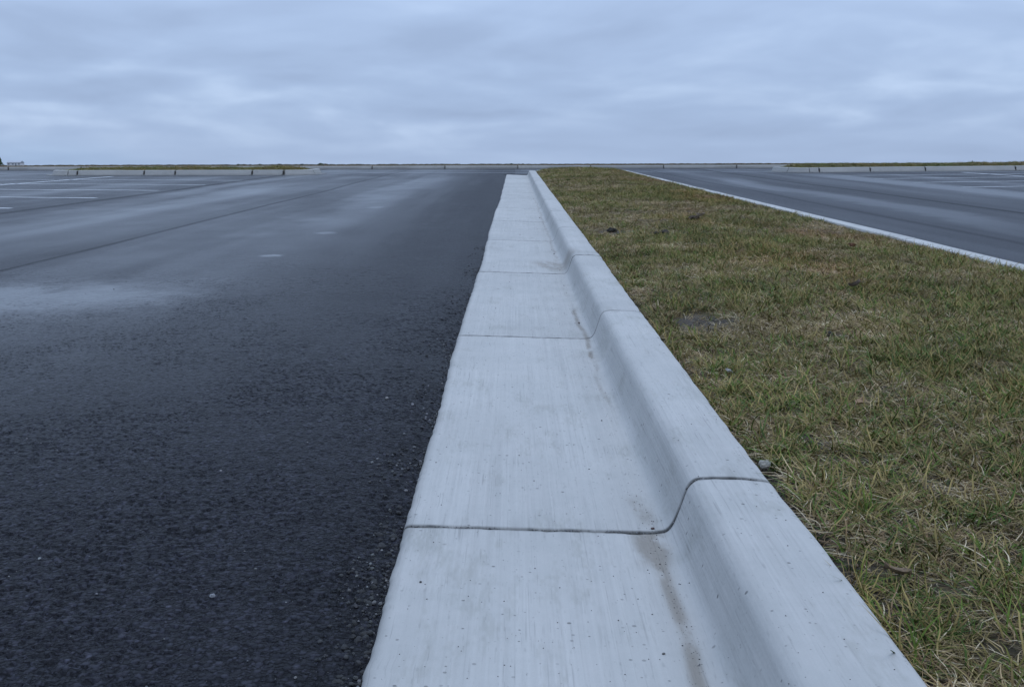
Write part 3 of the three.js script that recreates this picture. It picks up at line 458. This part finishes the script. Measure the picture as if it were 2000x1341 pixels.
// ------------------------------------------------------------------ far skyline
function farAt(x, d) { return [x, landY(x, d), -d]; }
function farThing(o, name, data) { o.name = numbered(name); o.userData = data; o.traverse((c) => c.isMesh && shade(c)); scene.add(o); }
{
  const wallM = new THREE.MeshStandardMaterial({ color: new THREE.Color(0.62, 0.6, 0.6), roughness: 0.9 }), roofM = new THREE.MeshStandardMaterial({ color: new THREE.Color(0.36, 0.37, 0.4), roughness: 0.9 }), brownM = new THREE.MeshStandardMaterial({ color: new THREE.Color(0.22, 0.14, 0.11), roughness: 0.9 }), paneM = new THREE.MeshStandardMaterial({ color: new THREE.Color(0.22, 0.23, 0.25), roughness: 0.4 });
  const g = new THREE.Group(); g.position.set(...farAt(-289, 600)); 
  g.scale.setScalar(0.7); part(g, 'wall', new THREE.BoxGeometry(11, 2.6, 7).translate(0, 1.2, 0), wallM);
  const sh = new THREE.Shape([new THREE.Vector2(-4, 0), new THREE.Vector2(4, 0), new THREE.Vector2(0, 1.5)]); part(g, 'roof', new THREE.ExtrudeGeometry(sh, { depth: 11.6, bevelEnabled: false }).rotateY(Math.PI / 2).translate(-5.8, 2.51, 0), roofM);
  for (const x of [-4, -0.6, 4.4]) part(g, 'window', new THREE.BoxGeometry(1.4, 1.1, 0.1).translate(x, 1.4, 3.53), paneM);
  part(g, 'door', new THREE.BoxGeometry(1.1, 2, 0.1).translate(1.8, 1.0, 3.53), paneM);
  farThing(g, 'farmhouse', { label: 'low pale house with a grey roof on the far skyline', category: 'house' });
  const leafM = new THREE.MeshStandardMaterial({ color: new THREE.Color(0.035, 0.055, 0.03), roughness: 1 }), barkM = new THREE.MeshStandardMaterial({ color: new THREE.Color(0.08, 0.06, 0.05), roughness: 1 });
  const t = new THREE.Group(); t.position.set(...farAt(-223.4, 450));
  part(t, 'trunk', new THREE.CylinderGeometry(0.1, 0.18, 1, 7).translate(0, 0.5, 0), barkM);
  const tiers = []; for (let k = 0; k < 5; k++) { const c = new THREE.ConeGeometry(1.5 - k * 0.26, 1.3, 11, 2), p = c.attributes.position; for (let q = 0; q < p.count; q++) { const f = 1 + 0.3 * vn(p.getX(q) * 3 + k, p.getZ(q) * 3, 500 + k); p.setX(q, p.getX(q) * f); p.setZ(q, p.getZ(q) * f); } tiers.push(c.translate(0, 1.1 + k * 0.62, 0)); }
  const cr = mergeGeometries(tiers); cr.computeVertexNormals(); part(t, 'crown', cr, leafM); farThing(t, 'conifer_tree', { label: 'dark conifer at the edge of the view beside the pale house', category: 'tree' });
  const bushM = [[0.05, 0.06, 0.035], [0.09, 0.075, 0.05], [0.045, 0.05, 0.045]].map((c) => new THREE.MeshStandardMaterial({ color: new THREE.Color(...c), roughness: 1 }));
  const bushGeo = [1, 2, 3].map((s) => { const a = []; for (let k = 0; k < 26; k++) { const r = rr(0.25, 0.5), an = rr(0, 6.28), q = rr(0, 0.9); a.push(rock(s * 40 + k, 0.35, 0.85, 1).scale(r, r, r).translate(Math.cos(an) * q * 1.2, rr(0.15, 0.75) * (1.1 - q * 0.6), Math.sin(an) * q)); } return mergeGeometries(a); });
  const px = (x, d) => (x - 1007) / 2030 * d;
  [[466, 1], [477, 1], [489, 0.9], [508, 1], [546, 1.2], [590, 1.2], [627, 1.5], [636, 1.2], [700, 0.8], [1000, 0.9], [1022, 0.8]].forEach(([x, s], k) => {
    const d = 420 + 40 * (k % 3), g2 = new THREE.Group(); g2.position.set(...farAt(px(x, d), d)); g2.scale.set(s * 0.75, s * 0.5, s * 0.75); part(g2, 'foliage', bushGeo[k % 3], bushM[k % 3]); part(g2, 'stem', new THREE.CylinderGeometry(0.06, 0.09, 0.5, 6).translate(0, 0.2, 0), barkM);
    farThing(g2, 'far_shrub', { label: 'tiny dark shrub breaking the far flat skyline', category: 'shrub', group: 'shrubs along the skyline' });
  });
  const M = new THREE.Matrix4(), im = new THREE.InstancedMesh(bushGeo[0], bushM[1], 520), cc = new THREE.Color();
  for (let k = 0; k < 520; k++) { const d = rr(700, 1900), x = rr(-0.62, 0.6) * d, s = rr(0.5, 1.1) * d / 900 * (x < 0 ? 1.15 : 0.75); M.makeScale(s * 2.6, s * 0.4, s * 2).setPosition(...farAt(x, d)); im.setMatrixAt(k, M); const v = rr(0.6, 1.2); im.setColorAt(k, cc.setRGB(v, v * 1.05, v)); }
  farThing(im, 'far_undergrowth', { kind: 'stuff', label: 'low dark growth along the flat far horizon', category: 'undergrowth' });
  const p = new THREE.Group(); p.position.set(...farAt(26.6, 60.5)); part(p, 'post', new THREE.CylinderGeometry(0.022, 0.022, 0.17, 8).translate(0, 0.085, 0), barkM); part(p, 'cap', new THREE.CylinderGeometry(0.03, 0.03, 0.035, 8).translate(0, 0.187, 0), wallM);
  farThing(p, 'marker_post', { label: 'small lone marker post on the skyline behind the low island', category: 'post' });
}

// ------------------------------------------------------------------ render
const renderer = new THREE.WebGLRenderer({ antialias: true });
renderer.toneMapping = THREE.LinearToneMapping; renderer.toneMappingExposure = EXPOSURE;
renderer.shadowMap.enabled = true;
renderer.render(scene, camera);
